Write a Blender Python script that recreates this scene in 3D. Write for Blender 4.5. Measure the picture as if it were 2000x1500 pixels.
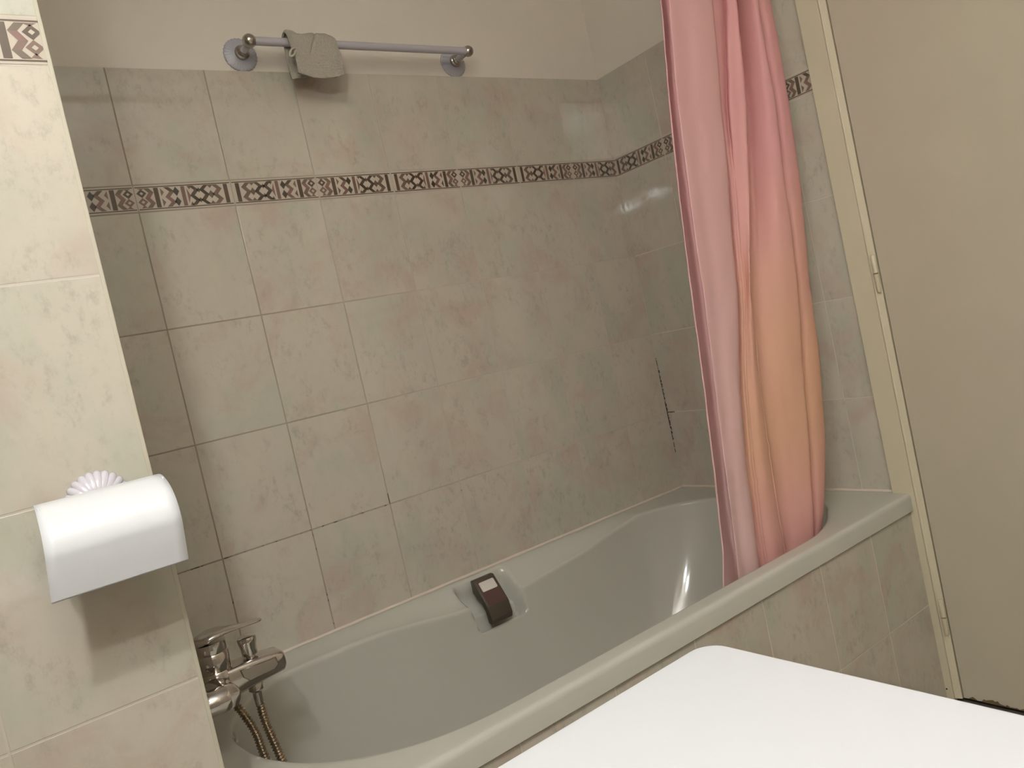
import bpy, bmesh, math, random
from mathutils import Vector, Matrix, noise
random.seed(7)
for o in list(bpy.data.objects):
    bpy.data.objects.remove(o)
scene = bpy.context.scene
COL = scene.collection
pi = math.pi

# ---------------------------------------------------------------- camera
cd = bpy.data.cameras.new('camera'); cam = bpy.data.objects.new('camera', cd); COL.objects.link(cam)
cd.sensor_width = 36.0; cd.sensor_fit = 'HORIZONTAL'; cd.lens = 27.828
cd.clip_start = 0.02
R = ((0.791323, -0.572201, -0.215392), (-0.203147, 0.086206, -0.975346), (0.576662, 0.81557, -0.048024))
rt, dn, fw = (Vector(r) for r in R)
M = Matrix.Identity(4)
for i in range(3):
    M[i][0] = rt[i]; M[i][1] = -dn[i]; M[i][2] = -fw[i]
M[0][3], M[1][3], M[2][3] = -1.78259, -1.73644, 1.09514
cam.matrix_world = M
scene.camera = cam

# ---------------------------------------------------------------- world, exposure
w = bpy.data.worlds.new('world'); scene.world = w; w.use_nodes = True
w.node_tree.nodes['Background'].inputs[0].default_value = (0.9, 0.92, 1.0, 1)
w.node_tree.nodes['Background'].inputs[1].default_value = 0.0
vs = scene.view_settings
vs.view_transform = 'Standard'; vs.look = 'None'; vs.gamma = 1.0; vs.use_curve_mapping = False
vs.exposure = 0.0

# the two lamps of the wall light over the wash area (lamp bodies further down)
LAMPS = [(-1.90, -1.56, 1.80), (-1.98, -1.88, 1.80)]
LAMP_W = 18.5
LDIR = Vector((0.54, 0.52, -0.67)).normalized()
LCOL = (0.97, 1.0, 0.995)
for i, L in enumerate(LAMPS):
    ld = bpy.data.lights.new('lamp_light', 'SPOT'); ld.shadow_soft_size = 0.026
    ld.spot_size = math.radians(122); ld.spot_blend = 1.0
    ld.energy = LAMP_W; ld.color = LCOL
    lo = bpy.data.objects.new('lamp_light', ld); COL.objects.link(lo)
    lo.location = L
    lo.rotation_euler = LDIR.to_track_quat('-Z', 'Y').to_euler()
# added upward fill light of an invented, unseen uplighter: it washes the white ceiling, which lights the room softly
ld = bpy.data.lights.new('fill_uplight', 'AREA'); ld.shape = 'RECTANGLE'; ld.size = 0.30; ld.size_y = 0.09
ld.energy = 33.0; ld.color = LCOL
lo = bpy.data.objects.new('fill_uplight', ld); COL.objects.link(lo)
lo.location = (-1.86, -2.15, 1.99); lo.rotation_euler = (pi, 0, pi/2)

# ---------------------------------------------------------------- helpers
def link(name, bm, mats, parent=None, smooth=False, sharp=None):
    me = bpy.data.meshes.new(name); bm.to_mesh(me); bm.free()
    for m in (mats if isinstance(mats, (list, tuple)) else [mats]): me.materials.append(m)
    if smooth:
        for p in me.polygons: p.use_smooth = True
    if sharp is not None and smooth:
        try: me.set_sharp_from_angle(angle=math.radians(sharp))
        except Exception: pass
    o = bpy.data.objects.new(name, me); COL.objects.link(o)
    if parent is not None: o.parent = parent; o.matrix_parent_inverse = parent.matrix_world.inverted()
    return o
def thing(name, label, cat, loc, group=None):
    o = bpy.data.objects.new(name, None); COL.objects.link(o); o.location = loc
    o.empty_display_size = 0.05
    bpy.context.view_layer.update()
    o['label'] = label; o['category'] = cat
    if group: o['group'] = group
    return o
def struct(name, bm, mats, smooth=False, label=None):
    o = link(name, bm, mats, None, smooth); o['kind'] = 'structure'
    if label: o['label'] = label
    return o
def box(bm, a, b, mi=0, bev=0.0, seg=2):
    x0, y0, z0 = a; x1, y1, z1 = b
    vs_ = [bm.verts.new(p) for p in ((x0,y0,z0),(x1,y0,z0),(x1,y1,z0),(x0,y1,z0),(x0,y0,z1),(x1,y0,z1),(x1,y1,z1),(x0,y1,z1))]
    fs = [bm.faces.new([vs_[i] for i in f]) for f in ((0,3,2,1),(4,5,6,7),(0,1,5,4),(1,2,6,5),(2,3,7,6),(3,0,4,7))]
    for f in fs: f.material_index = mi
    if bev > 0:
        es = set(e for f in fs for e in f.edges)
        r = bmesh.ops.bevel(bm, geom=list(es), offset=bev, segments=seg, profile=0.5, affect='EDGES')
        for f in r['faces']: f.material_index = mi
def basis(d):
    d = Vector(d).normalized(); a = Vector((0,0,1)) if abs(d.z) < 0.9 else Vector((1,0,0))
    u = d.cross(a).normalized(); v = d.cross(u).normalized()
    return d, u, v
def lathe(bm, o, d, prof, n=32, mod=None, mi=0):
    """prof = [(dist along d, radius)], mod(angle, i) scales the radius"""
    o = Vector(o); d, u, v = basis(d); rings = []
    for i, (t, r) in enumerate(prof):
        if r < 1e-6: rings.append([bm.verts.new(o + d*t)]); continue
        ring = []
        for k in range(n):
            a = 2*pi*k/n; rr = r*(mod(a, i) if mod else 1)
            ring.append(bm.verts.new(o + d*t + u*math.cos(a)*rr + v*math.sin(a)*rr))
        rings.append(ring)
    for A, B in zip(rings, rings[1:]):
        if len(A) == 1 and len(B) == 1: continue
        for k in range(n):
            k2 = (k+1) % n
            if len(A) == 1: f = bm.faces.new((A[0], B[k], B[k2]))
            elif len(B) == 1: f = bm.faces.new((A[k], B[0], A[k2]))
            else: f = bm.faces.new((A[k], B[k], B[k2], A[k2]))
            f.material_index = mi
    for ring, flip in ((rings[0], False), (rings[-1], True)):
        if len(ring) > 2:
            f = bm.faces.new(ring if not flip else ring[::-1]); f.material_index = mi
    bmesh.ops.recalc_face_normals(bm, faces=bm.faces[:])
def cyl(bm, a, b, r, n=24, bev=0.0):
    a = Vector(a); b = Vector(b); L = (b-a).length
    if bev: lathe(bm, a, b-a, [(0, r-bev), (bev*.3, r-bev*.3), (bev, r), (L-bev, r), (L-bev*.3, r-bev*.3), (L, r-bev)], n)
    else: lathe(bm, a, b-a, [(0, r), (L, r)], n)
def ball(bm, c, r, n=24):
    lathe(bm, Vector(c)-Vector((0,0,r)), (0,0,1), [(r-r*math.cos(pi*i/14), r*math.sin(pi*i/14)) for i in range(15)], n)
def cr(P, t):
    """Catmull-Rom through list of tuples"""
    n = len(P)-1; s = min(max(t, 0), 1)*n; i = min(int(s), n-1); f = s-i
    p0 = Vector(P[max(i-1,0)]); p1 = Vector(P[i]); p2 = Vector(P[i+1]); p3 = Vector(P[min(i+2,n)])
    return 0.5*((2*p1)+(p2-p0)*f+(2*p0-5*p1+4*p2-p3)*f*f+(3*p1-p0-3*p2+p3)*f*f*f)
def tube(bm, pts, rad, n=12, steps=80):
    C = [cr(pts, i/steps) for i in range(steps+1)]
    rings = []; up = None
    L = 0
    for i, c in enumerate(C):
        d = (C[min(i+1,steps)]-C[max(i-1,0)]).normalized()
        if up is None: up = basis(d)[1]
        up = (up - d*up.dot(d)).normalized(); v = d.cross(up)
        if i: L += (c-C[i-1]).length
        r = rad(L, i/steps) if callable(rad) else rad
        rings.append([bm.verts.new(c + up*math.cos(2*pi*k/n)*r + v*math.sin(2*pi*k/n)*r) for k in range(n)])
    for A, B in zip(rings, rings[1:]):
        for k in range(n): bm.faces.new((A[k], A[(k+1)%n], B[(k+1)%n], B[k]))
    bm.faces.new(rings[0][::-1]); bm.faces.new(rings[-1])
    bmesh.ops.recalc_face_normals(bm, faces=bm.faces[:])
def sstep(a, b, x):
    t = min(max((x-a)/(b-a), 0), 1); return t*t*(3-2*t)
def lerp(a, b, t): return a+(b-a)*t
def interp(x, xs, ys):
    if x <= xs[0]: return ys[0]
    for i in range(len(xs)-1):
        if x <= xs[i+1]: return lerp(ys[i], ys[i+1], (x-xs[i])/(xs[i+1]-xs[i]))
    return ys[-1]

# ---------------------------------------------------------------- materials
class NT:
    def __init__(s, name):
        s.m = bpy.data.materials.new(name); s.m.use_nodes = True; s.t = s.m.node_tree
        s.b = s.t.nodes['Principled BSDF']; s.l = s.t.links
    def n(s, ty, **k):
        x = s.t.nodes.new(ty)
        for a, v in k.items(): setattr(x, a, v)
        return x
    def put(s, sock, v):
        if hasattr(v, 'is_output') or hasattr(v, 'links'): s.l.new(v, sock)
        else: sock.default_value = v
    def math(s, op, a, b=0.0, c=None):
        x = s.n('ShaderNodeMath', operation=op); s.put(x.inputs[0], a); s.put(x.inputs[1], b)
        if c is not None: s.put(x.inputs[2], c)
        return x.outputs[0]
    def map(s, v, a, b, c=0.0, d=1.0, smooth=False):
        x = s.n('ShaderNodeMapRange'); x.interpolation_type = 'SMOOTHSTEP' if smooth else 'LINEAR'
        s.put(x.inputs[0], v)
        for i, q in enumerate((a, b, c, d)): x.inputs[i+1].default_value = q
        return x.outputs[0]
    def mix(s, f, a, b):
        x = s.n('ShaderNodeMix', data_type='RGBA')
        s.put(x.inputs[0], f)
        for i, v in ((6, a), (7, b)):
            if isinstance(v, tuple): v = (*v, 1) if len(v) == 3 else v
            s.put(x.inputs[i], v)
        return x.outputs[2]
    def noise(s, vec, scale, detail=4, rough=0.55, dist=0.0):
        x = s.n('ShaderNodeTexNoise'); s.put(x.inputs['Vector'], vec)
        x.inputs['Scale'].default_value = scale; x.inputs['Detail'].default_value = detail
        x.inputs['Roughness'].default_value = rough; x.inputs['Distortion'].default_value = dist
        return x.outputs['Fac']
    def comb(s, x, y, z):
        c = s.n('ShaderNodeCombineXYZ'); s.put(c.inputs[0], x); s.put(c.inputs[1], y); s.put(c.inputs[2], z); return c.outputs[0]
    def pos(s):
        g = s.n('ShaderNodeNewGeometry'); p = s.n('ShaderNodeSeparateXYZ'); s.l.new(g.outputs['Position'], p.inputs[0]); return g.outputs['Position'], p.outputs
    def bump(s, h, strength, dist=0.001):
        x = s.n('ShaderNodeBump'); x.inputs['Strength'].default_value = strength; x.inputs['Distance'].default_value = dist
        s.put(x.inputs['Height'], h); s.l.new(x.outputs[0], s.b.inputs['Normal'])
    def set(s, col=None, rough=0.5, metal=0.0, spec=0.5):
        if col is not None:
            if isinstance(col, tuple): s.b.inputs['Base Color'].default_value = (*col[:3], 1)
            else: s.l.new(col, s.b.inputs['Base Color'])
        s.put(s.b.inputs['Roughness'], rough); s.b.inputs['Metallic'].default_value = metal
        s.b.inputs['Specular IOR Level'].default_value = spec
        return s.m
def plain(name, col, rough=0.5, metal=0.0, spec=0.5, var=0.0, bumps=None):
    t = NT(name); p, _ = t.pos()
    if var:
        f = t.noise(p, 9.0, 3)
        c = t.mix(f, tuple(v*(1-var) for v in col), tuple(min(1, v*(1+var)) for v in col))
    else: c = col
    t.set(c, rough, metal, spec)
    if bumps: t.bump(t.noise(p, bumps[0], 4), bumps[1], bumps[2])
    return t.m

ZB = 1.526          # underside of the border strip
BH = 0.0564         # border height
TW, TH = 0.2, 0.2463
TOP = ZB+BH+0.2436  # top edge of the tiling
FL = 0.03           # floor level
Y0 = 0.0

def tile_mat(name, ax, off, dirt=(), tint=(1,1,1), zoff=ZB, dark_grout=0.0, axv=None):
    t = NT(name); p, xyz = t.pos()
    u = t.math('DIVIDE', t.math('SUBTRACT', xyz[ax], off), TW)
    z = xyz[2] if axv is None else xyz[axv]
    above = t.math('GREATER_THAN', z, ZB+BH*0.5)
    zz = t.math('SUBTRACT', t.math('SUBTRACT', z, zoff), t.math('MULTIPLY', above, BH))
    v = t.math('DIVIDE', zz, TH)
    def edge(q, s_):
        f = t.math('FRACT', q); return t.math('MULTIPLY', t.math('MINIMUM', f, t.math('SUBTRACT', 1.0, f)), s_)
    du, dv = edge(u, TW), edge(v, TH)
    d = t.math('MINIMUM', du, dv)
    grout = t.map(d, 0.0010, 0.0019, 1.0, 0.0, True)
    wn = t.n('ShaderNodeTexWhiteNoise', noise_dimensions='3D')
    t.l.new(t.comb(t.math('FLOOR', u), t.math('FLOOR', v), 3.0+ax), wn.inputs['Vector'])
    va = t.n('ShaderNodeVectorMath', operation='MULTIPLY_ADD'); t.l.new(wn.outputs['Color'], va.inputs[0]); va.inputs[1].default_value = (9, 9, 9); t.l.new(p, va.inputs[2])
    q = va.outputs[0]
    sc = t.n('ShaderNodeVectorMath', operation='MULTIPLY'); t.l.new(q, sc.inputs[0]); sc.inputs[1].default_value = (1, 1, 0.62)
    q2 = sc.outputs[0]
    T = tint
    base = (0.545*T[0], 0.49*T[1], 0.405*T[2])
    warm = (0.50*T[0], 0.40*T[1], 0.335*T[2])
    cool = (0.475*T[0], 0.465*T[1], 0.375*T[2])
    dk = (0.36*T[0], 0.315*T[1], 0.255*T[2])
    c = t.mix(t.map(t.noise(q2, 7.0, 4), 0.42, 0.64, 0, .9, True), base, cool)
    c = t.mix(t.map(t.noise(q, 8.5, 5, .6, .6), 0.47, 0.68, 0, .9, True), c, warm)
    bl = t.math('MULTIPLY', t.map(t.noise(q, 13.0, 3), 0.44, 0.62, 0.10, 1, True), t.map(t.noise(q2, 75.0, 6, .7), 0.46, 0.70, 0, .45, True))
    c = t.mix(t.math('MULTIPLY', bl, 1.35), c, dk)
    c = t.mix(t.map(t.noise(q2, 38.0, 4, .6), 0.35, 0.65, 0, .22), c, (0.60*T[0], 0.53*T[1], 0.45*T[2]))
    # joints are darker near the tap end, paler elsewhere
    gx = t.map(t.math('ADD', xyz[0], t.math('MULTIPLY', t.noise(p, 5.0, 2), .5)), -1.2, -.35, dark_grout, dark_grout*.35, True)
    g = t.mix(gx, (0.60*T[0], 0.535*T[1], 0.45*T[2]), (0.23, 0.17, 0.115))
    c = t.mix(t.math('MULTIPLY', grout, 0.9), c, g)
    # black mould specks that grew in single joints: (axis value range, z range, density)
    for (u0, u1, z0, z1, dens, r) in dirt:
        m = None
        for val, a, b in ((xyz[ax], u0, u1), (xyz[2], z0, z1)):
            for op, k in (('GREATER_THAN', a), ('LESS_THAN', b)):
                x = t.math(op, val, k); m = x if m is None else t.math('MULTIPLY', m, x)
        sp = t.map(t.noise(p, r, 3, .6), 1-dens, 1-dens+0.04)
        c = t.mix(t.math('MULTIPLY', t.math('MULTIPLY', m, sp), .93), c, (0.03, 0.024, 0.018))
    t.set(c, t.map(grout, 0, 1, 0.035, 0.6), 0, .7)
    sc3 = t.n('ShaderNodeVectorMath', operation='MULTIPLY'); t.l.new(p, sc3.inputs[0]); sc3.inputs[1].default_value = (170, 170, 45)
    h = t.math('SUBTRACT', t.math('MULTIPLY', t.noise(sc3.outputs[0], 1.0, 2), 0.20), t.math('MULTIPLY', grout, 1.0))
    t.bump(h, 0.4, 0.0011)
    return t.m

A0 = -0.1794
def ln(col, row0, row1):   # helper for mould on a vertical joint of the back wall
    x = A0-col*TW; return (x-.0010, x+.0010, row0, row1)
r3 = ZB-3*TH
back_dirt = [
    (-0.003, 0.003, 0.66, 0.96, .58, 120.0), (-0.0035, 0.0035, 0.745, 0.82, .66, 90.0),
    (-1.45, -0.95, r3-.0010, r3+.0010, .44, 70.0), (-1.56, -1.36, r3-.0010, r3+.0010, .50, 50.0),
    (A0-4*TW-.0011, A0-4*TW+.0009, r3, r3+.026, .95, 10.0),
    (*ln(5, .56, .79), .42, 60.0), (*ln(6, .60, .78), .40, 60.0), (*ln(3, .76, .79), .55, 60.0),
]
right_dirt = [(-0.03, 0.0, r3-.0018, r3+.0018, .56, 110.0), (-0.003, 0.004, .70, .93, .52, 120.0)]
M_back = tile_mat('glazed_tile_back', 0, A0, back_dirt, tint=(1,1,1), dark_grout=.95)
M_right = tile_mat('glazed_tile_right', 1, 0.0, right_dirt, tint=(1,.99,1.0), dark_grout=.1)
M_block = tile_mat('glazed_tile_partition', 0, -1.6, tint=(.97,.98,.98), dark_grout=.2)
M_apron = tile_mat('glazed_tile_apron', 0, -0.192, zoff=FL+TH, tint=(.92,.93,.93), dark_grout=.1)
M_side = tile_mat('glazed_tile_side', 1, 0.0)
M_paint = plain('wall_paint', (0.74, 0.675, 0.585), 0.75, var=.03, bumps=(60, .12, .001))
M_ceil = plain('ceiling_paint', (0.80, 0.785, 0.76), 0.8)
M_floor = plain('floor_tile', (0.52, 0.48, 0.41), 0.35, var=.15)
M_tub = plain('bath_acrylic', (0.53, 0.515, 0.45), 0.09, var=.012)
M_seal = plain('silicone', (0.66, 0.56, 0.47), 0.4, var=.1)
M_door = plain('door_paint', (0.52, 0.465, 0.365), 0.36, var=.04, bumps=(90, .08, .0006))
M_frame = plain('frame_paint', (0.62, 0.555, 0.41), 0.33, var=.05, bumps=(70, .10, .0006))
M_core = plain('bare_door_edge', (0.17, 0.12, 0.055), 0.8, var=.2)
M_gap = plain('dark_gap', (0.035, 0.027, 0.018), 0.9)
M_thresh = plain('threshold_bar', (0.14, 0.115, 0.095), 0.5, var=.1)
M_white = plain('white_enamel', (0.73, 0.735, 0.76), 0.28)
M_porc = plain('white_porcelain', (0.60, 0.57, 0.62), 0.22)
M_plas = plain('pale_grey_plastic', (0.43, 0.42, 0.46), 0.3)
M_rod = plain('white_lacquer', (0.50, 0.475, 0.51), 0.25)
M_chrome = plain('chrome', (0.62, 0.58, 0.55), 0.07, metal=1.0)
M_steel = plain('dull_chrome', (0.46, 0.42, 0.38), 0.22, metal=1.0)
M_hose = plain('hose_steel', (0.40, 0.32, 0.23), 0.28, metal=1.0)
M_dark = plain('hose_joint', (0.05, 0.035, 0.02), 0.5)
M_stick = plain('white_sticker', (0.68, 0.63, 0.56), 0.5)
M_grip = plain('grip_edge', (0.075, 0.06, 0.042), 0.42)
M_gripface = plain('grip_face', (0.115, 0.062, 0.052), 0.35, var=.08)
M_top = plain('white_laminate', (0.58, 0.58, 0.60), 0.4)
M_body = plain('white_panel', (0.74, 0.73, 0.72), 0.4)
M_lampglass = NT('lamp_bulb'); M_lampglass.b.inputs['Emission Color'].default_value = (*LCOL, 1); M_lampglass.b.inputs['Emission Strength'].default_value = 4.0
M_lampglass = M_lampglass.set((.9, .88, .85), .4)

# ---------------------------------------------------------------- room shell
BX = -1.6; BY = -0.7133; WL = -2.10; WF = -2.70; CZ = 2.43
PB = 0.006
bm = bmesh.new(); box(bm, (WL, PB, 0), (0.15, 0.15, CZ), 0); box(bm, (BX, 0, FL), (0, PB, TOP), 1)
struct('wall_back', bm, [M_paint, M_back])
# right wall with the door opening (y from -0.735 to -1.50)
bm = bmesh.new()
box(bm, (PB, -0.70, 0), (0.15, PB, CZ), 0); box(bm, (PB, -1.60, 2.12), (0.15, -0.70, CZ), 0); box(bm, (PB, WF, 0), (0.15, -1.60, CZ), 0)
box(bm, (0, -0.70, FL), (PB, 0, TOP), 1); box(bm, (0, WF, FL), (PB, -1.60, TOP), 1)
struct('wall_right', bm, [M_paint, M_right])
bm = bmesh.new(); box(bm, (WL, BY+.004, 0), (BX-.002, PB, CZ), 0)
box(bm, (WL, BY, FL), (BX-.004, BY+.004, TOP), 1)
box(bm, (BX-.002, BY+.004, FL), (BX, -.0002, TOP), 2)
struct('wall_partition', bm, [M_paint, M_block, M_side], label='pale tiled partition wall beside the bathtub at left')
bm = bmesh.new(); box(bm, (WL-.1, WF-.1, 0), (WL, .15, CZ), 0); struct('wall_left', bm, [M_paint])
bm = bmesh.new(); box(bm, (WL, WF-.1, 0), (.15, WF, CZ), 0); struct('wall_front', bm, [M_paint])
bm = bmesh.new(); box(bm, (WL-.1, WF-.1, -0.1), (.5, .15, FL), 0); struct('floor', bm, [M_floor])
bm = bmesh.new(); box(bm, (WL-.1, WF-.1, CZ), (.15, .15, CZ+.1), 0); struct('ceiling', bm, [M_ceil])
# plastic edge strip on the partition corner
bm = bmesh.new(); box(bm, (BX-.0042, BY-.0006, FL), (BX+.0008, BY+.005, TOP), 0, .0009, 2)
struct('trim_4', bm, plain('edge_strip', (0.50, 0.46, 0.36), .35))

# ---------------------------------------------------------------- decorated border strip
b_cols = [(0.105, 0.072, 0.048), (0.20, 0.125, 0.095), (0.165, 0.12, 0.085), (0.235, 0.125, 0.105), (0.075, 0.06, 0.042)]
M_bbase = plain('border_glaze', (0.52, 0.45, 0.37), 0.25, var=.06)
M_b = [M_bbase]+[plain('border_ink', c, 0.3, var=.18) for c in b_cols]
def pat():
    P = []
    def zig(u0, w_, A, ph, c):
        w_ *= 1.25; A *= 1.12
        vs_ = [0.13, 0.30, 0.5, 0.70, 0.87]
        xs = [u0+A*(-1)**(i+ph) for i in range(5)]
        for i in range(4):
            P.append(([(xs[i]-w_/2, vs_[i]), (xs[i]+w_/2, vs_[i]), (xs[i+1]+w_/2, vs_[i+1]), (xs[i+1]-w_/2, vs_[i+1])], c[i % len(c)], 0))
    def dia(u0, v0, ru, rv, c, lv=0):
        ru *= 1.18; rv *= 1.08
        P.append(([(u0-ru, v0), (u0, v0-rv), (u0+ru, v0), (u0, v0+rv)], c, lv))
    def bar(a, b, c): P.append(([(a, .13), (b, .13), (b, .87), (a, .87)], c, 0))
    def tri(pts, c): P.append((pts, c, 0))
    bar(.03, .075, 1)
    zig(.150, .046, .024, 0, (2, 3, 2, 3))
    dia(.222, .5, .030, .145, 3); tri([(.19, .87), (.255, .87), (.222, .74)], 3); tri([(.19, .13), (.255, .13), (.222, .26)], 3)
    zig(.292, .040, .024, 1, (5, 1))
    dia(.350, .31, .020, .095, 3); dia(.350, .69, .020, .095, 3)
    zig(.402, .040, .024, 0, (1, 5, 1))
    tri([(.478, .20), (.478, .80), (.446, .5)], 4); tri([(.425, .13), (.470, .13), (.447, .27)], 3); tri([(.425, .87), (.470, .87), (.447, .73)], 3)
    bar(.497, .538, 2)
    dia(.592, .31, .029, .165, 5); dia(.592, .69, .029, .165, 5)
    zig(.662, .042, .024, 0, (2, 4, 2, 1))
    tri([(.752, .15), (.752, .46), (.718, .31)], 3); tri([(.752, .54), (.752, .85), (.718, .69)], 2)
    bar(.773, .820, 1)
    zig(.872, .042, .020, 0, (3, 2, 4, 3))
    for v0 in (.36, .68):
        dia(.948, v0, .043, .150, 2 if v0 < .5 else 1); dia(.948, v0, .016, .055, 0, 1)
    tri([(.915, .15), (.975, .13), (.945, .25)], 2); tri([(.905, .87), (.985, .87), (.945, .80)], 2)
    return P
PAT = pat()
def clip(poly, a, lo):
    out = []
    for i in range(len(poly)):
        p, q = poly[i-1], poly[i]
        ip, iq = (p[0] >= a) == lo or p[0] == a, (q[0] >= a) == lo or q[0] == a
        if ip != iq:
            t_ = (a-p[0])/(q[0]-p[0]); out.append((a, p[1]+t_*(q[1]-p[1])))
        if iq: out.append(q)
    return out
def border(name, tiles, to3, lab):
    """tiles = (s_start, s_end, bar_end_at, tile_at_end): world run coordinates; to3(s, z, h) -> point, h = height off the wall"""
    bm = bmesh.new()
    def quad(s0, s1, z0, z1, h0, h1, mi):
        pts = [(s0,z0),(s1,z0),(s1,z1),(s0,z1)]
        A = [bm.verts.new(to3(s, z, h0)) for s, z in pts]; B = [bm.verts.new(to3(s, z, h1)) for s, z in pts]
        for k in range(4):
            f = bm.faces.new((A[k], A[(k+1)%4], B[(k+1)%4], B[k])); f.material_index = mi
        f = bm.faces.new(B); f.material_index = mi
    for lo, hi, sbar, sdia in tiles:
        quad(lo+.0008, hi-.0008, ZB+.0012, ZB+BH-.0012, -.002, .0006, 0)
        g = .0022
        for v0, v1 in ((.075, .112), (.888, .925)):
            quad(max(lo, min(sbar, sdia)+g), min(hi, max(sbar, sdia)-g), ZB+BH*v0, ZB+BH*v1, .0003, .0008, 1)
        for poly, c, lv in PAT:
            w3 = [(sbar+(sdia-sbar)*(.015+.97*u), v) for u, v in poly]
            w3 = clip(clip(w3, lo+.001, True), hi-.001, False)
            if len(w3) < 3: continue
            f = bm.faces.new([bm.verts.new(to3(s, ZB+BH*v, .0009+.0003*lv)) for s, v in w3]); f.material_index = c
    bmesh.ops.recalc_face_normals(bm, faces=bm.faces[:])
    return struct(name, bm, M_b, label=lab)
def tiles_for(joints, flip0, lo, hi):
    out = []
    for i in range(len(joints)-1):
        a, b = joints[i], joints[i+1]
        sb, sd = (a, b) if (i % 2 == 0) == flip0 else (b, a)
        if min(b, hi) > max(a, lo): out.append((max(a, lo), min(b, hi), sb, sd))
    return out
jb = [A0-TW*k for k in range(8, -2, -1)]       # back wall joints: c8 … c0'
border('trim_1', tiles_for(jb, False, BX, 0.0), lambda s, z, h: (s, -h, z), 'patterned brown border strip on the back wall')
jr = [-TW*k for k in range(4, -1, -1)]
border('trim_2', tiles_for(jr, True, -0.683, 0.0), lambda s, z, h: (-h, s, z), 'patterned brown border strip on the end wall')
jk = [BX-TW*k for k in range(3, -1, -1)]
border('trim_3', tiles_for(jk, False if len(jk) % 2 else True, WL, BX-.004), lambda s, z, h: (s, BY-h, z), 'patterned brown border strip on the partition')

# ---------------------------------------------------------------- bathtub
ZR = 0.55
inner = [(-1.505,-.37),(-1.495,-.44),(-1.474,-.50),(-1.442,-.556),(-1.398,-.602),(-1.35,-.637),(-1.288,-.664),(-1.21,-.679),(-1.10,-.682),(-.95,-.682),
 (-.80,-.682),(-.65,-.682),(-.50,-.682),(-.40,-.682),(-.335,-.678),(-.252,-.652),(-.177,-.61),(-.115,-.565),(-.085,-.50),(-.075,-.40),(-.085,-.29),(-.115,-.20),(-.174,-.13),(-.26,-.088),
 (-.36,-.085),(-.50,-.088),(-.58,-.09),(-.71,-.09),(-.82,-.09),(-.93,-.09),(-1.01,-.09),(-1.13,-.09),(-1.21,-.094),(-1.28,-.105),(-1.36,-.135),(-1.43,-.18),(-1.48,-.245),(-1.502,-.31)]
floorc = []
def closed(P, t):
    n = len(P); s = (t % 1.0)*n; i = int(s) % n; f = s-int(s)
    p0, p1, p2, p3 = (Vector(P[(i+k) % n]) for k in (-1, 0, 1, 2))
    return 0.5*((2*p1)+(p2-p0)*f+(2*p0-5*p1+4*p2-p3)*f*f+(3*p1-p0-3*p2+p3)*f*f*f)
raw = [closed(inner, i/4000) for i in range(4000)]
cum = [0]
for i in range(1, 4001): cum.append(cum[-1]+(raw[i % 4000]-raw[i-1]).length)
NR = 560; ring0 = []; j = 0
for k in range(NR):
    tgt = cum[-1]*k/NR
    while cum[j+1] < tgt: j += 1
    ring0.append(raw[j].lerp(raw[(j+1) % 4000], (tgt-cum[j])/(cum[j+1]-cum[j])))
def zedge(x, y):
    if y < -.2: return ZR
    z = interp(x, [-1.36,-1.27,-1.13,-1.01,-.93,-.82,-.71,-.58,-.50,-.38,-.28], [.55,.542,.536,.522,.509,.500,.500,.513,.519,.538,.55])
    return lerp(ZR, z, sstep(-.2, -.11, y))
def outer(x, y, nx, ny):
    # project the inner-edge point on the outer rectangle
    X0, X1, YB, YF = BX+.001, -.001, -.001, -.712
    best = None
    cx, cy = -.80, -.36
    # corners get their own sector through the normal direction
    ts = []
    if nx > 1e-6: ts.append((X1-x)/nx)
    if nx < -1e-6: ts.append((X0-x)/nx)
    if ny > 1e-6: ts.append((YB-y)/ny)
    if ny < -1e-6: ts.append((YF-y)/ny)
    t_ = min(q for q in ts if q >= 0)
    return (x+nx*t_, y+ny*t_)
nrm = []
for k in range(NR):
    a, b = ring0[k-1], ring0[(k+1) % NR]; d = (b-a).normalized()
    nrm.append(Vector((d.y, -d.x)))
# orientation check: normal must point outwards
c0 = Vector((-.8, -.38))
for k in range(NR):
    if nrm[k].dot(ring0[k]-c0) < 0: nrm[k] = -nrm[k]
out = [list(outer(ring0[k].x, ring0[k].y, nrm[k].x, nrm[k].y)) for k in range(NR)]
for cxx, cyy in ((BX+.001, -.001), (-.001, -.001), (BX+.001, -.712), (-.001, -.712)):   # exact corners
    kk = min(range(NR), key=lambda i: (out[i][0]-cxx)**2+(out[i][1]-cyy)**2); out[kk] = [cxx, cyy]
def notch(p):
    x, y, z = p
    if y < -.20 or z < .40: return p
    # recess for the grip, cut out of the ledge and the upper wall
    xl = interp(z, [.44, .55], [-.868, -.886]); xr = interp(z, [.44, .55], [-.722, -.724])
    m = sstep(xl-.002, xl+.016, x)*(1-sstep(xr-.016, xr+.002, x))
    if m <= 0: return p
    top = sstep(-.022, -.050, y) if y > -.09 else 1.0
    low = sstep(.434, .450, z)
    d = .040*m*low*top
    return (x, y+d*.75, z-d*.85)
bm = bmesh.new(); rings = []
def addring(f): rings.append([bm.verts.new(f(k)) for k in range(NR)])
LIP = .507
def skirt(z, dy):
    def f(k):
        x, y = out[k]; return (x, y-(dy if y < -.70 else 0), z)
    return f
addring(skirt(LIP, .004)); addring(skirt(LIP, .012)); addring(skirt(LIP+.002, .0145)); addring(skirt(ZR-.012, .0150))
for a in (25, 50, 70, 90): 
    r_ = .010
    addring(skirt(ZR-.010+r_*math.sin(math.radians(a)), .0150-r_+r_*math.cos(math.radians(a))))
NL = 9
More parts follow.
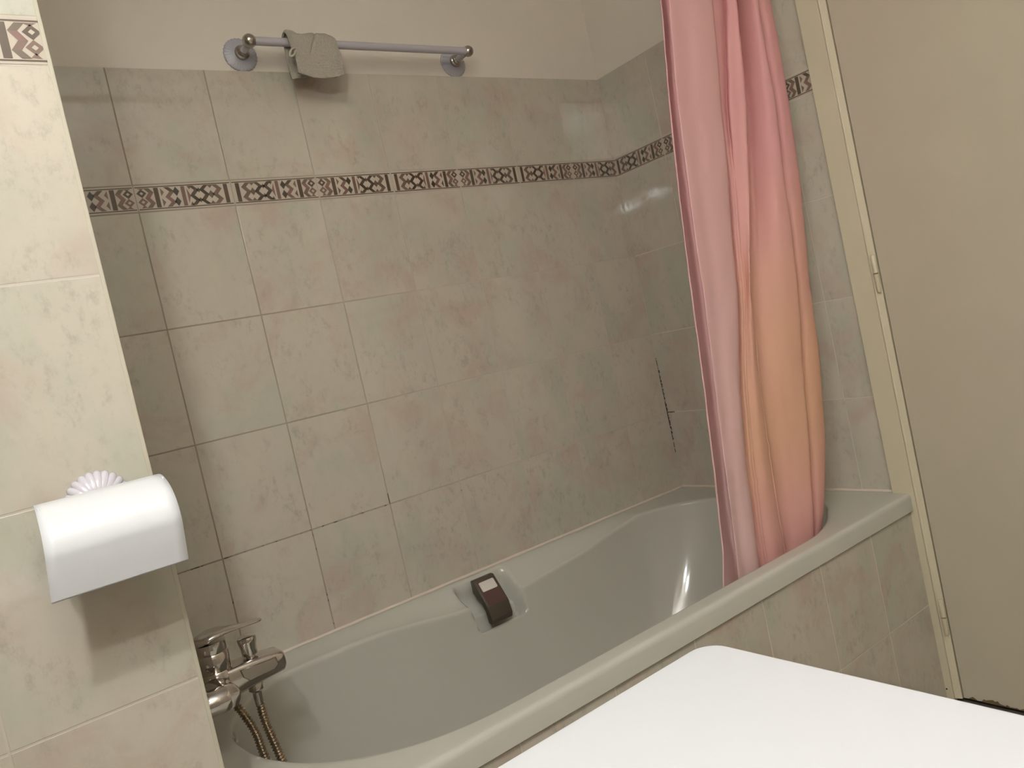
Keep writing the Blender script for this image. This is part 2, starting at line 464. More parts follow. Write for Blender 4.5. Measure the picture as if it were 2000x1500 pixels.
for i in range(1, NL+1):
    s = i/(NL+.6)
    def f(k, s=s):
        x = lerp(out[k][0], ring0[k].x+nrm[k].x*.006, s); y = lerp(out[k][1], ring0[k].y+nrm[k].y*.006, s)
        ze = zedge(ring0[k].x, ring0[k].y)
        dip = sstep(0.12, 1.0, s)
        return notch((x, y, lerp(ZR, ze, dip)))
    addring(f)
FZ = .14
def wall(k, g, h, ze):
    x, y = ring0[k].x, ring0[k].y
    fx = interp(x, [-1.505, -1.35, -.40, -.075], [-1.30, -1.20, -.58, -.47])
    fy = -.385+(y+.385)*.56
    return (lerp(x, fx, g), lerp(y, fy, g), lerp(ze, FZ, h))
for j_, off in ((0, .005), (1, .0022), (2, .0003)):
    def f(k, j_=j_, off=off):
        ze = zedge(ring0[k].x, ring0[k].y)
        return notch((ring0[k].x+nrm[k].x*off, ring0[k].y+nrm[k].y*off, ze-(.0004, .002, .005)[j_]))
    addring(f)
NWL = 62
for i in range(1, NWL+1):
    th = .36*i/30 if i <= 30 else .36+(pi/2-.36)*(i-30)/(NWL-30)
    def f(k, th=th):
        ze = zedge(ring0[k].x, ring0[k].y)
        e = sstep(-.5, -.1, ring0[k].x)
        g = (1-math.cos(th))**lerp(.92, .80, e)*.86; h = math.sin(th)**lerp(1.0, 1.25, e)
        return notch(wall(k, g, h, ze-.005))
    addring(f)
for i, s in enumerate((.92, .97, 1.0)):
    def f(k, s=s): p = wall(k, s, 1, ZR); return p
    addring(f)
for A, B in zip(rings, rings[1:]):
    for k in range(NR):
        bm.faces.new((A[k], A[(k+1) % NR], B[(k+1) % NR], B[k]))
bm.faces.new(rings[-1])
bmesh.ops.recalc_face_normals(bm, faces=bm.faces[:])
tub = thing('bathtub', 'off-white built-in bathtub with rounded rim under the tiled back wall', 'bathtub', (-.8, -.36, FL))
tb = link('basin', bm, M_tub, tub, True, 50)
if sum(1 for p in tb.data.polygons if p.normal.z > 0) < len(tb.data.polygons)*.4: tb.data.flip_normals()
bm = bmesh.new(); box(bm, (BX+.0005, -.719, FL), (-.0125, -.685, LIP+.002), 0)
link('front_panel', bm, M_apron, tub)['label'] = 'pale tiled front panel'
bm = bmesh.new()   # bead of sealant along the walls
def bead(a, b, n1, n2, r=.0055):
    a, b, n1, n2 = map(Vector, (a, b, n1, n2)); N = 60; prev = None
    for i in range(N+1):
        c = a.lerp(b, i/N); rr = r*(1+.18*noise.noise(c*25))
        ring = [c]+[c+n1*rr*math.cos(t_)**1+n2*rr*math.sin(t_) for t_ in (0, .45, .9, 1.2, pi/2)]
        ring = [bm.verts.new(q) for q in ring]
        if prev:
            for q in range(len(ring)-1): bm.faces.new((prev[q], prev[q+1], ring[q+1], ring[q]))
        prev = ring
bead((BX, 0, ZR), (0, 0, ZR), (0, -1, 0), (0, 0, 1)); bead((0, 0, ZR), (0, -.69, ZR), (-1, 0, 0), (0, 0, 1))
bmesh.ops.recalc_face_normals(bm, faces=bm.faces[:])
link('sealant', bm, M_seal, tub, True)
# grip in the recess
gr = None
bm = bmesh.new()
prof = [(-.053,.553),(-.066,.5525),(-.1105,.4925),(-.1165,.462),(-.112,.450),(-.098,.452),(-.094,.480),(-.083,.503),(-.066,.513),(-.053,.520)]
gx0, gx1 = -.843, -.781
L_ = [bm.verts.new((gx0, y, z)) for y, z in prof]; R_ = [bm.verts.new((gx1, y, z)) for y, z in prof]
n = len(prof)
for i in range(n): bm.faces.new((L_[i], L_[(i+1) % n], R_[(i+1) % n], R_[i]))
bm.faces.new(L_[::-1]); bm.faces.new(R_)
bmesh.ops.recalc_face_normals(bm, faces=bm.faces[:])
bmesh.ops.bevel(bm, geom=bm.edges[:], offset=.0018, segments=2, profile=.5, affect='EDGES')
gr = link('grab_handle', bm, M_grip, tub, True, 35); gr['label'] = 'small brown grab handle with a white sticker'
dv_ = Vector((0, -.1105+.066, .4925-.5525)); dn_ = Vector((0, -.0600, .0445)).normalized()
def face_patch(s0, s1, xa, xb, h, rad, name, mat):
    bm = bmesh.new(); o_ = Vector((0, -.066, .5525)); pts = []
    L = dv_.length; a0, a1 = s0*L, s1*L
    for cx_, cs_, st in ((xb-rad, a0+rad, 0), (xb-rad, a1-rad, 1), (xa+rad, a1-rad, 2), (xa+rad, a0+rad, 3)):
        for q in range(5):
            an = -pi/2+st*pi/2+q*pi/8
            pts.append((cx_+rad*math.cos(an), cs_+rad*math.sin(an)))
    u_ = dv_.normalized(); V_ = []
    for hh in (-.0006, h): V_.append([bm.verts.new(o_+u_*s+dn_*hh+Vector((x, 0, 0))) for x, s in pts])
    m_ = len(pts)
    for i in range(m_): bm.faces.new((V_[0][i], V_[0][(i+1) % m_], V_[1][(i+1) % m_], V_[1][i]))
    bm.faces.new(V_[1]); bm.faces.new(V_[0][::-1]); bmesh.ops.recalc_face_normals(bm, faces=bm.faces[:])
    return link(name, bm, mat, gr)
face_patch(.10, .98, gx0+.006, gx1-.006, .0007, .003, 'inlay', M_gripface)
face_patch(.13, .47, gx0+.0095, gx1-.0085, .0012, .003, 'sticker', M_stick)

# ---------------------------------------------------------------- bath mixer tap
tp = thing('bath_mixer_tap', 'chrome wall mixer tap with lever and spout over the bathtub end', 'tap', (BX, -.35, .655))
bm = bmesh.new()
lathe(bm, (-1.513, -.35, .628), (0,0,1), [(0,.012),(.004,.022),(.012,.0265),(.036,.028),(.048,.0275),(.050,.0262),(.052,.0275),(.078,.0275),(.080,.0262),(.082,.027),(.098,.0265)], 40)
cyl(bm, (-1.520, -.430, .652), (-1.520, -.270, .652), .0215, 32, .004)
link('valve_body', bm, M_chrome, tp, True, 40)
for yy in (-.425, -.275):
    bm = bmesh.new()
    lathe(bm, (BX, yy, .652), (1,0,0), [(0,.032),(.004,.032),(.010,.026),(.014,.016),(.040,.016),(.041,.019),(.044,.0205),(.078,.0205),(.082,.019),(.083,.012)], 36)
    link('wall_union', bm, M_chrome, tp, True, 40)
bm = bmesh.new()   # spout: a flat tapering box with a sunken facet
sec = [(-1.500, .040, .628, .676, .026), (-1.47, .040, .632, .6765, .0255), (-1.43, .038, .636, .6745, .025), (-1.409, .034, .638, .672, .0245), (-1.4035, .028, .643, .667, .020)]
rg = []
for x, _, z0, z1, hw in sec:
    ring = []; r_ = .008
    for cy_, cz_, st in ((hw-r_, z0+r_, 3), (hw-r_, z1-r_, 0), (-hw+r_, z1-r_, 1), (-hw+r_, z0+r_, 2)):
        for q in range(5):
            an = st*pi/2+q*pi/8
            ring.append(bm.verts.new((x, -.35+cy_+r_*math.cos(an), cz_+r_*math.sin(an))))
    rg.append(ring)
for A, B in zip(rg, rg[1:]):
    for k in range(len(A)): bm.faces.new((A[k], A[(k+1) % len(A)], B[(k+1) % len(A)], B[k]))
bm.faces.new(rg[0][::-1]); bm.faces.new(rg[-1]); bmesh.ops.recalc_face_normals(bm, faces=bm.faces[:])
sp = link('spout', bm, M_chrome, tp, True, 45)
bm = bmesh.new(); pts = [(-1.482,.669),(-1.420,.6665),(-1.418,.654),(-1.425,.648),(-1.470,.646),(-1.479,.655)]
A = [bm.verts.new((x, -.3752, z)) for x, z in pts]; B = [bm.verts.new((x*1.0, -.3772, z)) for x, z in [(lerp(p_[0], -1.449, .07), lerp(p_[1], .658, .1)) for p_ in pts]]
for k in range(6): bm.faces.new((A[k], A[(k+1) % 6], B[(k+1) % 6], B[k]))
bm.faces.new(B); bm.faces.new(A[::-1]); bmesh.ops.recalc_face_normals(bm, faces=bm.faces[:])
link('facet', bm, M_steel, sp)
bm = bmesh.new()   # diverter knob
lathe(bm, (-1.4535, -.35, .672), (0,0,1), [(0,.016),(.003,.016),(.004,.008),(.008,.008),(.0085,.0125),(.014,.013),(.022,.0135),(.030,.0155),(.036,.0160),(.039,.0150),(.0405,.012),(.041,.0)], 32)
link('diverter_knob', bm, M_chrome, tp, True, 40)
bm = bmesh.new()   # lever: dome on the barrel drawn out into a flat tongue
pl = [(-1.542,.0,.728,.006),(-1.538,.016,.729,.008),(-1.525,.026,.731,.009),(-1.508,.028,.735,.009),(-1.490,.024,.7355,.0070),(-1.476,.017,.7340,.0048),(-1.462,.0140,.7325,.0040),(-1.447,.0130,.7315,.0036),(-1.434,.0125,.7308,.0034),(-1.427,.0105,.7305,.0032),(-1.4235,.006,.7303,.0026),(-1.422,.0,.7302,.0012)]
prev = None
for x, hw, zc, th in pl:
    hw = max(hw, .0006); ring = []
    for q in range(20):
        an = 2*pi*q/20
        ring.append(bm.verts.new((x, -.35+hw*math.copysign(abs(math.cos(an))**.7, math.cos(an)), zc+th*math.copysign(abs(math.sin(an))**.8, math.sin(an))*(.9 if math.sin(an) > 0 else .6))))
    if prev:
        for q in range(20): bm.faces.new((prev[q], prev[(q+1) % 20], ring[(q+1) % 20], ring[q]))
    else: bm.faces.new(ring[::-1])
    prev = ring
bm.faces.new(prev); bmesh.ops.recalc_face_normals(bm, faces=bm.faces[:])
link('lever', bm, M_chrome, tp, True, 60)

# shower hose hanging into the bath, its far end going up to the hand shower clip
hs = thing('shower_hose', 'ribbed metal shower hose hanging from the tap into the bathtub', 'hose', (-1.456, -.35, .62))
bm = bmesh.new(); lathe(bm, (-1.456, -.35, .640), (0,0,-1), [(0,.010),(.004,.0125),(.020,.0130),(.022,.0110),(.024,.0085),(.046,.0078)], 24)
link('hose_nut', bm, M_chrome, hs, True, 35)
hp = [(-1.456,-.350,.598),(-1.4555,-.352,.565),(-1.452,-.36,.53),(-1.446,-.368,.487),(-1.436,-.375,.44),(-1.41,-.38,.35),(-1.36,-.385,.24),(-1.29,-.40,.175),(-1.22,-.42,.157),(-1.20,-.46,.155),(-1.26,-.48,.165),(-1.34,-.45,.215),(-1.41,-.41,.32),(-1.452,-.375,.42),(-1.468,-.352,.50),(-1.4715,-.340,.545),(-1.4805,-.325,.58),(-1.497,-.305,.62),(-1.527,-.285,.70),(-1.555,-.25,.80),(-1.565,-.235,.90),(-1.562,-.225,.985)]
bm = bmesh.new()
def rr(L, t): return .0068+.0011*math.sin(2*pi*L/.0052)
tube(bm, hp, rr, 14, 1500)
link('hose_tube', bm, M_hose, hs, True)
sh = thing('hand_shower', 'chrome hand shower in a clip on the wall above the bath tap', 'shower head', (BX, -.22, 1.0))
bm = bmesh.new(); cyl(bm, (BX+.0, -.22, 1.0), (BX+.024, -.22, 1.0), .016, 24, .003); link('wall_clip', bm, M_chrome, sh, True, 40)
bm = bmesh.new(); lathe(bm, (-1.562, -.225, .985), (.05,0,1), [(0,.009),(.02,.011),(.10,.0115),(.15,.010),(.16,.008)], 20)
link('handle', bm, M_chrome, sh, True, 40)
bm = bmesh.new(); lathe(bm, (-1.562, -.225, 1.165), (.75,0,-.6), [(0,.006),(.004,.025),(.014,.033),(.020,.033),(.022,.030),(.0225,0)], 32)
link('spray_head', bm, M_chrome, sh, True, 40)

# ---------------------------------------------------------------- towel rail
def rosette(name, c, d, Rr, parent, mat, petals=26, depth=.014, smoothp=.045):
    bm = bmesh.new()
    prof_ = [(0,Rr*.97),(.002,Rr),(.004,Rr*.985),(depth*.45,Rr*.86),(depth*.7,Rr*.68),(depth*.9,Rr*.46),(depth,Rr*.30),(depth*1.02,0)]
    amp = [.6,1,1,.9,.6,.25,0,0]
    lathe(bm, c, d, prof_, petals*8, lambda a, i: 1-smoothp*amp[i]*(1-abs(math.sin(petals*a/2))**.7), 0)
    return link(name, bm, mat, parent, True, 60)
tr = thing('towel_rail', 'white towel rail with chrome ball ends on the wall above the tiles', 'towel rail', (-.80, 0.006, 1.866))
XL_, XR_ = -1.0885, -.5145; BYr = -.070; BZ = 1.8635
bm = bmesh.new(); cyl(bm, (XL_, BYr, BZ), (XR_, BYr, BZ), .0092, 24); link('bar', bm, M_rod, tr, True, 40)
for x in (XL_, XR_):
    rosette('rosette', (x, PB, BZ), (0,-1,0), .0385, tr, M_plas, 28, .012, .05)
    bm = bmesh.new(); lathe(bm, (x, -.006, BZ), (0,-1,0), [(0,.0155),(.004,.0165),(.008,.0155),(.010,.0125),(.012,.0125),(.014,.0135),(.016,.012),(.018,.0095)], 28); link('collar', bm, M_steel, tr, True, 35)
    bm = bmesh.new(); cyl(bm, (x, -.018, BZ), (x, BYr, BZ), .0082, 20); link('post', bm, M_porc, tr, True, 40)
    bm = bmesh.new(); s_ = -1 if x < -.8 else 1
    ball(bm, (x+s_*.002, BYr, BZ), .0150 if s_ < 0 else .0140); link('ball_end', bm, M_steel, tr, True)

# washcloth folded over the bar
def cloth_mat():
    t = NT('grey_terry'); p, _ = t.pos()
    f = t.noise(p, 260, 3, .7); g = t.noise(p, 35, 3)
    c = t.mix(f, (0.36, 0.325, 0.265), (0.56, 0.515, 0.43)); c = t.mix(t.map(g, .4, .7, 0, .4), c, (0.44, 0.395, 0.335))
    t.set(c, .95, 0, .1); t.bump(f, .9, .003); return t.m
M_terry = cloth_mat()
wc = thing('washcloth', 'crumpled grey-beige terry washcloth folded over the towel rail', 'washcloth', (-.94, -.07, BZ))
bm = bmesh.new()
NS, NT_ = 110, 150; grid = []
for i in range(NS+1):
    s = i/NS; row = []
    for j_ in range(NT_+1):
        t_ = j_/NT_
        # drape: back hem -> over the bar -> front hem
        front = interp(s, [0, .12, .3, .55, .8, 1], [.074, .078, .084, .087, .083, .077])
        back = interp(s, [0, .3, .6, 1], [.078, .072, .055, .045])
        topz = interp(s, [0, .05, .14, .22, .32, .45, .62, .85, .95, 1], [.020, .027, .026, .018, .0155, .0185, .023, .022, .018, .012])
        Rr = .0150
        Ltot = back+pi*Rr+front; l = t_*Ltot
        if l < back: y = Rr*.8; z = -(back-l)
        elif l < back+pi*Rr:
            a = (l-back)/Rr; y = Rr*math.cos(a); z = math.sin(a)*topz
        else:
            q = l-back-pi*Rr; y = -Rr-.004*math.sin(q/front*pi)-.006*sstep(0, .8, q/front)*s; z = -q
        skew = .0055*sstep(-.002, -.065, z)*(1-s)**1.3 if y < 0 else 0
        x = -1.0075+s*.1150+skew
        q_ = Vector((x*24, z*16+(7 if y > 0 else 0), y*20))
        dsp = .0036*noise.noise(q_)+.0016*noise.noise(q_*2.7)+.0007*noise.noise(q_*7)
        rib = 0
        if y < 0 and z < -.038: rib = .0005*math.sin((z+.3*(s-.5)**2*.05)*2*pi/.0052)
        # one diagonal crease running down from the top edge
        cr_ = math.exp(-((s-(.60-.30*min(max((.015-z)/.06, -.3), 1)))/.028)**2)*sstep(-.045, -.005, z)*.0055 if y < .006 else 0
        row.append(bm.verts.new((x, BYr+y-(dsp+.001 if y < 0 else -abs(dsp))-rib+cr_, BZ+z+.4*dsp-(.5*cr_ if z > 0 else 0))))
    grid.append(row)
for i in range(NS):
    for j_ in range(NT_): bm.faces.new((grid[i][j_], grid[i+1][j_], grid[i+1][j_+1], grid[i][j_+1]))
bmesh.ops.recalc_face_normals(bm, faces=bm.faces[:])
o = link('cloth', bm, M_terry, wc, True)
md = o.modifiers.new('thick', 'SOLIDIFY'); md.thickness = .005; md.offset = 0
bm = bmesh.new()   # woven hanging loop at the left corner
tube(bm, [(-1.000,-.093,1.841),(-1.010,-.098,1.836),(-1.018,-.100,1.825),(-1.017,-.100,1.819),(-1.009,-.099,1.823),(-.999,-.094,1.834)], .0024, 8, 40)
link('hanging_loop', bm, plain('loop_tape', (.50,.46,.38), .8), wc, True)

# ---------------------------------------------------------------- toilet roll holder
th_ = thing('toilet_roll_holder', 'white curved toilet roll cover with fluted rosette on the partition wall', 'toilet roll holder', (-1.6615, BY, 1.022))
RZ = 1.022
bm = bmesh.new()
prof_ = [(0,.0345),(.004,.0362),(.009,.0350),(.014,.0300),(.0175,.0235),(.0195,.0165),(.0205,.010),(.021,0)]
lathe(bm, (-1.6615, BY, RZ), (0,-1,0), prof_, 240, lambda a, i: 1-[.8,1,1,.9,.7,.3,0,0][i]*.085*(1-abs(math.sin(12*a))**.6))
link('rosette', bm, M_porc, th_, True, 70)
bm = bmesh.new(); cyl(bm, (-1.6615, BY-.015, RZ), (-1.6615, BY-.068, RZ), .007, 20); cyl(bm, (-1.725, BY-.068, 1.0), (-1.607, BY-.068, 1.0), .006, 20)
cyl(bm, (-1.6615, BY-.068, RZ+.004), (-1.6615, BY-.068, 1.0), .006, 16)
link('arm', bm, M_chrome, th_, True, 40)
bm = bmesh.new()
cp = [(-.768,1.0385),(-.786,1.0375),(-.803,1.0325),(-.818,1.0245),(-.828,1.014),(-.8325,1.003),(-.8335,.992),(-.8310,.982),(-.8275,.971),(-.8225,.957),(-.8175,.9435)]
NC = 50; prev = None
for i in range(NC+1):
    p_ = cr([(a, b, 0) for a, b in cp], i/NC)
    row = [bm.verts.new((lerp(lerp(-1.7275, -1.7355, i/NC), -1.6035, q/12), p_.x, p_.y)) for q in range(13)]
    if prev:
        for q in range(12): bm.faces.new((prev[q], prev[q+1], row[q+1], row[q]))
    prev = row
bmesh.ops.recalc_face_normals(bm, faces=bm.faces[:])
o = link('cover', bm, M_white, th_, True); md = o.modifiers.new('thick', 'SOLIDIFY'); md.thickness = .0018; md.offset = 0
for x in (-1.726, -1.606):
    bm = bmesh.new(); box(bm, (x-.0012, -.800, .992), (x+.0012, -.768, 1.037), 0, .0005, 1); link('hinge_tab', bm, M_white, th_)

# ---------------------------------------------------------------- shower curtain and rod
CK = -.0345
ZSs = [.44, .5, .6, .75, .9, 1.1, 1.3, 1.5, 1.7, 2.02]
def tb_(v): v = v[::-1]; return [v[0]+(v[0]-v[1])*.6]+v+[v[-1]+(v[-1]-v[-2])*.9]
TA = tb_([-.487,-.516,-.537,-.553,-.567,-.58,-.595,-.623]); TA[0] = -.640
TBb = tb_([-.465,-.495,-.511,-.521,-.538,-.552,-.563,-.570])
TC = tb_([-.330,-.357,-.387,-.415,-.461,-.483,-.494,-.496])
TD = tb_([-.285,-.334,-.362,-.390,-.435,-.456,-.468,-.470])
TE = tb_([-.247,-.274,-.316,-.370,-.395,-.405,-.410,-.410])
TG = tb_([-.172,-.170,-.187,-.201,-.235,-.259,-.283,-.291])
THh = tb_([-.113,-.110,-.119,-.144,-.161,-.184,-.228,-.252])
def level(z):
    a, b, c, d, e, g, h = (interp(z, ZSs, t_) for t_ in (TA, TBb, TC, TD, TE, TG, THh))
    d = max(d, c+.008); k = sstep(1.30, 1.48, z); ee = sstep(.96, 1.15, z); v = lerp(.35, 1, sstep(.7, 1.35, z))
    return [(a+.004, .012), (a, .016), (lerp(a, b, .5), .026), (b+.003, .034), (b+.014, .022), (b+.005, -.002), (b, -.012), (b+.002, -.0165),
        (lerp(b, c, .3), -.015), (lerp(b, c, .6), -.019), (c-.012, -.019), (c-.002, -.014), (c+.001, -.007), (c-.004, .002), (c-.010, .012), (c+.004, .013),
        (lerp(c, d, .6), .006*k+.004), (d-.002, .012*k+.002), (d+.002, .014*k+.0), (d+.006, .0),
        (lerp(d, e, .55), -.009), (e-.005*ee, -.012*ee-.004), (e+.001, -.002*ee), (e-.002*ee+.004*(1-ee), .014*ee), (e+.002+.006*(1-ee), .034*ee), (e+.012, .044*v),
        (lerp(e, g, .26), .040*v), (lerp(e, g, .48), .016*v-.002), (lerp(e, g, .70), -.006), (g-.010, -.013), (g-.001, -.010), (g+.0012, .000), (g-.003, .014), (g+.003, .018),
        (lerp(g, h, .45), .003), (h-.008, .002), (h, .008), (h-.003, .018), (h-.02, .028), (h-.045, .030)]
SUB = 4; zl = []
z = .455
while z < 2.0: zl.append(z); z += .0125
bm = bmesh.new(); grid = []
for z in zl:
    P_ = [(x+y*.92, y, 0) for x, y in level(z)]; n = (len(P_)-1)*SUB; row = []
    for i in range(n+1):
        q = cr(P_, i/n); x = q.x; yo = q.y
        low = sstep(.62, .50, z)
        yy = -.65+CK*(z-.55)+yo*lerp(1, .8, low)+.012*low*sstep(-.42, -.25, x)
        nv = Vector((i*.09, 0, z*7)); yy += .0022*noise.noise(nv)+.0010*noise.noise(Vector((x*60, 3, z*30)))
        # two drag creases across the lower front
        for (xa, za, xb, zb) in ((-.475, .80, -.33, .735), (-.50, .69, -.42, .72)):
            tt = (x-xa)/(xb-xa)
            if 0 < tt < 1 and yo < .02: yy -= .0022*math.exp(-((z-lerp(za, zb, tt))/.008)**2)*math.sin(pi*tt)
        row.append(bm.verts.new((x, yy, z)))
    grid.append(row)
for A, B in zip(grid, grid[1:]):
    for k in range(len(A)-1): bm.faces.new((A[k], A[k+1], B[k+1], B[k]))
bmesh.ops.recalc_face_normals(bm, faces=bm.faces[:])
t = NT('pink_curtain_fabric'); p, xyz = t.pos()
# cloth tone drifts from rose above to faded peach below; the free edge panel stays mauve pink
zz_ = t.math('ADD', xyz[2], t.math('MULTIPLY', t.noise(p, 3.0, 2), .5))
f = t.math('MULTIPLY', t.map(zz_, 1.05, 1.75, 1.0, 0.0, True), t.map(xyz[2], .52, .82, .25, 1.0, True))
edge = t.math('ADD', t.math('MULTIPLY', t.math('SUBTRACT', xyz[2], .55), .144), -.512)
right = t.map(t.math('SUBTRACT', xyz[0], edge), -.006, .010, 0, 1)
c = t.mix(t.math('MULTIPLY', f, t.math('ADD', t.math('MULTIPLY', right, .88), .12)), (0.74, 0.375, 0.375), (0.73, 0.42, 0.285))
c = t.mix(t.math('MULTIPLY', t.math('SUBTRACT', 1.0, right), t.map(xyz[2], .5, 1.5, .9, .35)), c, (0.74, 0.52, 0.50))
c = t.mix(t.map(t.noise(p, 14, 4), .5, .75, 0, .25), c, (0.72, 0.42, 0.33))
t.set(c, .62, 0, .25); t.bump(t.noise(p, 220, 3), .12, .001)
tl = t.n('ShaderNodeBsdfTranslucent'); t.l.new(c, tl.inputs[0]); mx = t.n('ShaderNodeMixShader'); mx.inputs[0].default_value = .15
t.l.new(t.b.outputs[0], mx.inputs[1]); t.l.new(tl.outputs[0], mx.inputs[2]); t.l.new(mx.outputs[0], t.t.nodes['Material Output'].inputs[0])
cu = link('shower_curtain', bm, t.m, None, True)
cu['label'] = 'pink and peach shower curtain bunched into folds inside the bathtub'; cu['category'] = 'curtain'
rd = thing('curtain_rod', 'white curtain rod across the bathtub above the curtain', 'curtain rod', (-.8, -.70, 2.03))
bm = bmesh.new(); cyl(bm, (BX, -.70, 2.03), (PB, -.70, 2.03), .011, 20); link('pole', bm, M_rod, rd, True, 40)
bm = bmesh.new()
for i in range(9):
    x = lerp(-.42, -.08, i/8); ring = [(x, -.70+.020*math.cos(a*pi/8), 2.020+.024*math.sin(a*pi/8)) for a in range(17)]
    tube(bm, ring, .0018, 6, 32)
link('rings', bm, M_steel, rd, True)['kind'] = 'stuff'

# ---------------------------------------------------------------- door with frame
bm = bmesh.new()
box(bm, (-.012, -.7365, FL), (.10, -.683, 2.11), 0, .0015, 2)
# quarter-round bead, then the rebated strip that carries the hinges
rgp = [(-.0060,-.7365),(-.0060,-.7380),(-.0140,-.7384),(-.0150,-.7405),(-.0120,-.7430),(-.0085,-.7540),(.02,-.7540),(.02,-.7365)]
A = [bm.verts.new((x, y, FL+.018)) for x, y in rgp]; B = [bm.verts.new((x, y, 2.11)) for x, y in rgp]
for k in range(len(rgp)): bm.faces.new((A[k], A[(k+1) % 8], B[(k+1) % 8], B[k]))
bm.faces.new(A); bm.faces.new(B[::-1]); 
box(bm, (-.012, -1.62, 2.075), (.10, -.7365, 2.11), 0, .0015, 2); box(bm, (-.012, -1.62, FL), (.10, -1.566, 2.075), 0, .0015, 2)
bmesh.ops.recalc_face_normals(bm, faces=bm.faces[:])
fr = struct('trim_5', bm, M_frame, label='cream painted door frame beside the bathtub')
bm = bmesh.new(); box(bm, (.012, -1.566, FL), (.06, -.754, 2.075), 0); struct('trim_6', bm, M_gap, label='dark rebate behind the door')
bm = bmesh.new(); box(bm, (-.020, -1.566, FL), (.03, -.7365, FL+.010), 0, .002, 2); struct('trim_7', bm, M_thresh, label='dark threshold bar under the door')
DY0, DY1 = -.7575, -1.560
bm = bmesh.new(); box(bm, (-.0055, DY1, FL+.020), (.011, DY0, 2.07), 0)
dr = link('door_1', bm, M_core); dr['kind'] = 'structure'; dr['label'] = 'cream painted door with worn bottom edge'
bm = bmesh.new(); N = 160; lowv = []; 
for i in range(N+1):
    y = lerp(DY0, DY1, i/N)
    zc = FL+.0215+max(0, .010*noise.noise(Vector((y*55, 1.3, 0)))+.0045+.006*noise.noise(Vector((y*160, 7, 0))))*sstep(DY0, DY0-.02, y)
    lowv.append((y, zc))
A = [bm.verts.new((-.0075, y, z)) for y, z in lowv]; B = [bm.verts.new((-.0075, y, 2.07)) for y, z in lowv]
A2 = [bm.verts.new((-.0056, y, z)) for y, z in lowv]; B2 = [bm.verts.new((-.0056, y, 2.07)) for y, z in lowv]
for k in range(N):
    bm.faces.new((A[k], B[k], B[k+1], A[k+1])); bm.faces.new((A[k], A[k+1], A2[k+1], A2[k])); bm.faces.new((B[k], B2[k], B2[k+1], B[k+1]))
bm.faces.new((A[0], A2[0], B2[0], B[0])); bm.faces.new((A[N], B[N], B2[N], A2[N]))
bmesh.ops.recalc_face_normals(bm, faces=bm.faces[:])
link('paint_layer', bm, M_door, dr)
for zc in (1.075, .250, 1.83):
    bm = bmesh.new()
    lathe(bm, (-.0140, -.7500, zc-.0445), (0,0,1), [(0,.0),(.0003,.0030),(.003,.0050),(.0430,.0054),(.0436,.0036),(.0454,.0036),(.0460,.0058),(.086,.0054),(.0885,.0035),(.089,0)], 20)
    hg = link('hinge', bm, M_frame, dr, True, 40)
    bm = bmesh.new(); lathe(bm, (-.0140, -.7500, zc-.0008), (0,0,1), [(0,.0052),(.0016,.0052)], 20); link('joint_ring', bm, M_core, hg, True, 40)
bm = bmesh.new(); lathe(bm, (-.0118, -.722, .0665), (-1,0,0), [(0,.0022),(.0005,.0022),(.0006,0)], 12)
struct('trim_8', bm, M_gap, label='dark screw hole in the door frame')
bm = bmesh.new()   # door lever, far along the leaf
cyl(bm, (-.0075, -1.49, 1.05), (-.055, -1.49, 1.05), .009, 16); cyl(bm, (-.055, -1.495, 1.05), (-.055, -1.38, 1.05), .008, 16, .003)
link('door_handle', bm, M_steel, dr, True, 40)

# ---------------------------------------------------------------- white cabinet in the foreground
cb = thing('cabinet', 'white cabinet with smooth flat top and rounded corner in the foreground', 'cabinet', (-1.67, -1.63, FL))
def rrect(bm, x0, x1, y0, y1, r, zs_, mi=0):
    rows = []
    for z, ins in zs_:
        ring = []
        for cx_, cy_, st in ((x1-r, y1-r, 0), (x0+r, y1-r, 1), (x0+r, y0+r, 2), (x1-r, y0+r, 3)):
            for q in range(9):
                an = st*pi/2+q*pi/16; ring.append(bm.verts.new((cx_+(r-ins)*math.cos(an), cy_+(r-ins)*math.sin(an), z)))
        rows.append(ring)
    for A, B in zip(rows, rows[1:]):
        for k in range(len(A)): bm.faces.new((A[k], A[(k+1) % len(A)], B[(k+1) % len(A)], B[k]))
    bm.faces.new(rows[0][::-1]); bm.faces.new(rows[-1]); bmesh.ops.recalc_face_normals(bm, faces=bm.faces[:])
CT = .85
X0, X1, Y0_, Y1_ = -1.970, -1.3655, -1.935, -1.3205
bm = bmesh.new(); rrect(bm, X0, X1, Y0_, Y1_, .022, [(CT-.028, .004), (CT-.026, .001), (CT-.022, 0), (CT-.005, 0), (CT-.0035, .0005), (CT-.0015, .002), (CT-.0003, .004), (CT, .006)])
link('cabinet_top', bm, M_top, cb, True, 50)
bm = bmesh.new(); rrect(bm, X0+.008, X1-.008, Y0_+.008, Y1_-.008, .018, [(FL+.06, .002), (FL+.062, 0), (CT-.030, 0), (CT-.028, .002)])
link('cabinet_body', bm, M_body, cb, True, 50)
for yy in (-1.93, -1.63):
    bm = bmesh.new(); box(bm, (X1-.009, yy+.012, FL+.08), (X1+.006, yy+.292, CT-.045), 0, .003, 2); dd = link('cabinet_door', bm, M_top, cb)
    bm = bmesh.new(); ky = yy+(.265 if yy < -1.7 else .035)
    lathe(bm, (X1+.006, ky, .60), (1,0,0), [(0,.005),(.010,.005),(.012,.010),(.020,.011),(.023,.008),(.0235,0)], 20); link('knob', bm, M_steel, dd, True, 40)
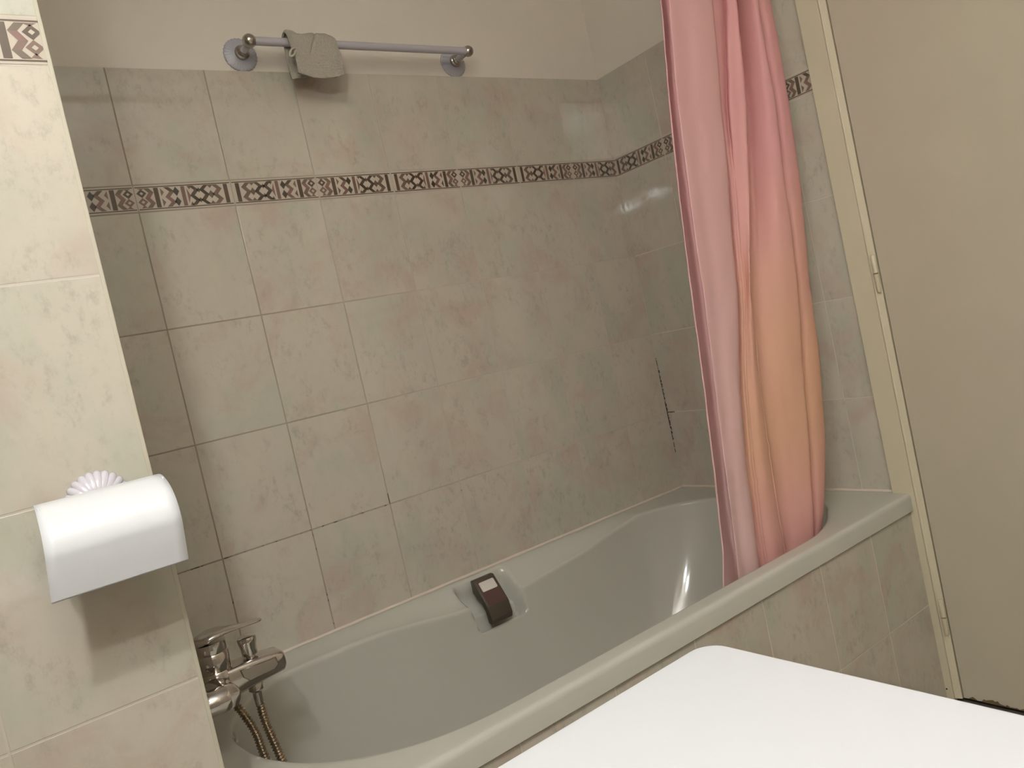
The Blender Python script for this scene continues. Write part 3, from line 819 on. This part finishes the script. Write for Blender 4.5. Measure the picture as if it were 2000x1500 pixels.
for x in (X0+.05, X1-.05):
    for y in (Y0_+.05, Y1_-.05):
        bm = bmesh.new(); cyl(bm, (x, y, FL), (x, y, FL+.061), .018, 16); link('foot', bm, M_grip, cb, True, 40)

# ---------------------------------------------------------------- wall lamp (behind the camera, gives the light) and added fill
wl = thing('wall_lamp', 'chrome wall lamp with two downward spots', 'lamp', (WL, -1.72, 1.84))
bm = bmesh.new(); box(bm, (WL, -1.97, 1.86), (WL+.02, -1.47, 1.90), 0, .003, 2); link('wall_plate', bm, M_steel, wl, True, 30)
for L in LAMPS:
    d = LDIR; Lv = Vector(L)
    bm = bmesh.new(); lathe(bm, Lv-d*.115, d, [(0,.012),(.004,.020),(.045,.034),(.070,.036),(.068,.034),(.045,.032),(.010,.018)], 32)
    shd = link('lamp_shade', bm, M_steel, wl, True, 40)
    bm = bmesh.new(); lathe(bm, Lv-d*.058, d, [(0,.026),(.004,.030),(.012,.029),(.016,0)], 24); link('bulb', bm, M_lampglass, shd, True)
    bm = bmesh.new(); tube(bm, [(WL+.018, L[1], 1.88), (WL+.05, L[1], 1.895), tuple(Lv-d*.112)], .005, 10, 24); link('lamp_arm', bm, M_steel, wl, True)
ul = thing('fill_uplighter', 'added metal trough on the left wall, shining up as fill light', 'lamp', (WL, -2.15, 1.95))  # invented fixture, added for soft ambient fill off the ceiling
bm = bmesh.new(); X0, X1, Y0_, Y1_ = -1.920, -1.800, -2.315, -1.985
box(bm, (X0, Y0_, 1.925), (X1, Y1_, 1.930)); box(bm, (X0, Y0_, 1.930), (X0+.003, Y1_, 1.975)); box(bm, (X1-.003, Y0_, 1.930), (X1, Y1_, 1.975))
box(bm, (X0+.003, Y0_, 1.930), (X1-.003, Y0_+.003, 1.975)); box(bm, (X0+.003, Y1_-.003, 1.930), (X1-.003, Y1_, 1.975))
link('trough', bm, M_steel, ul)
bm = bmesh.new(); box(bm, (WL, -2.18, 1.915), (X0+.001, -2.12, 1.926)); link('bracket', bm, M_steel, ul)
bm = bmesh.new(); cyl(bm, (-1.86, Y0_+.01, 1.955), (-1.86, Y1_-.01, 1.955), .013, 20); link('fill_tube', bm, M_lampglass, ul, True, 40)
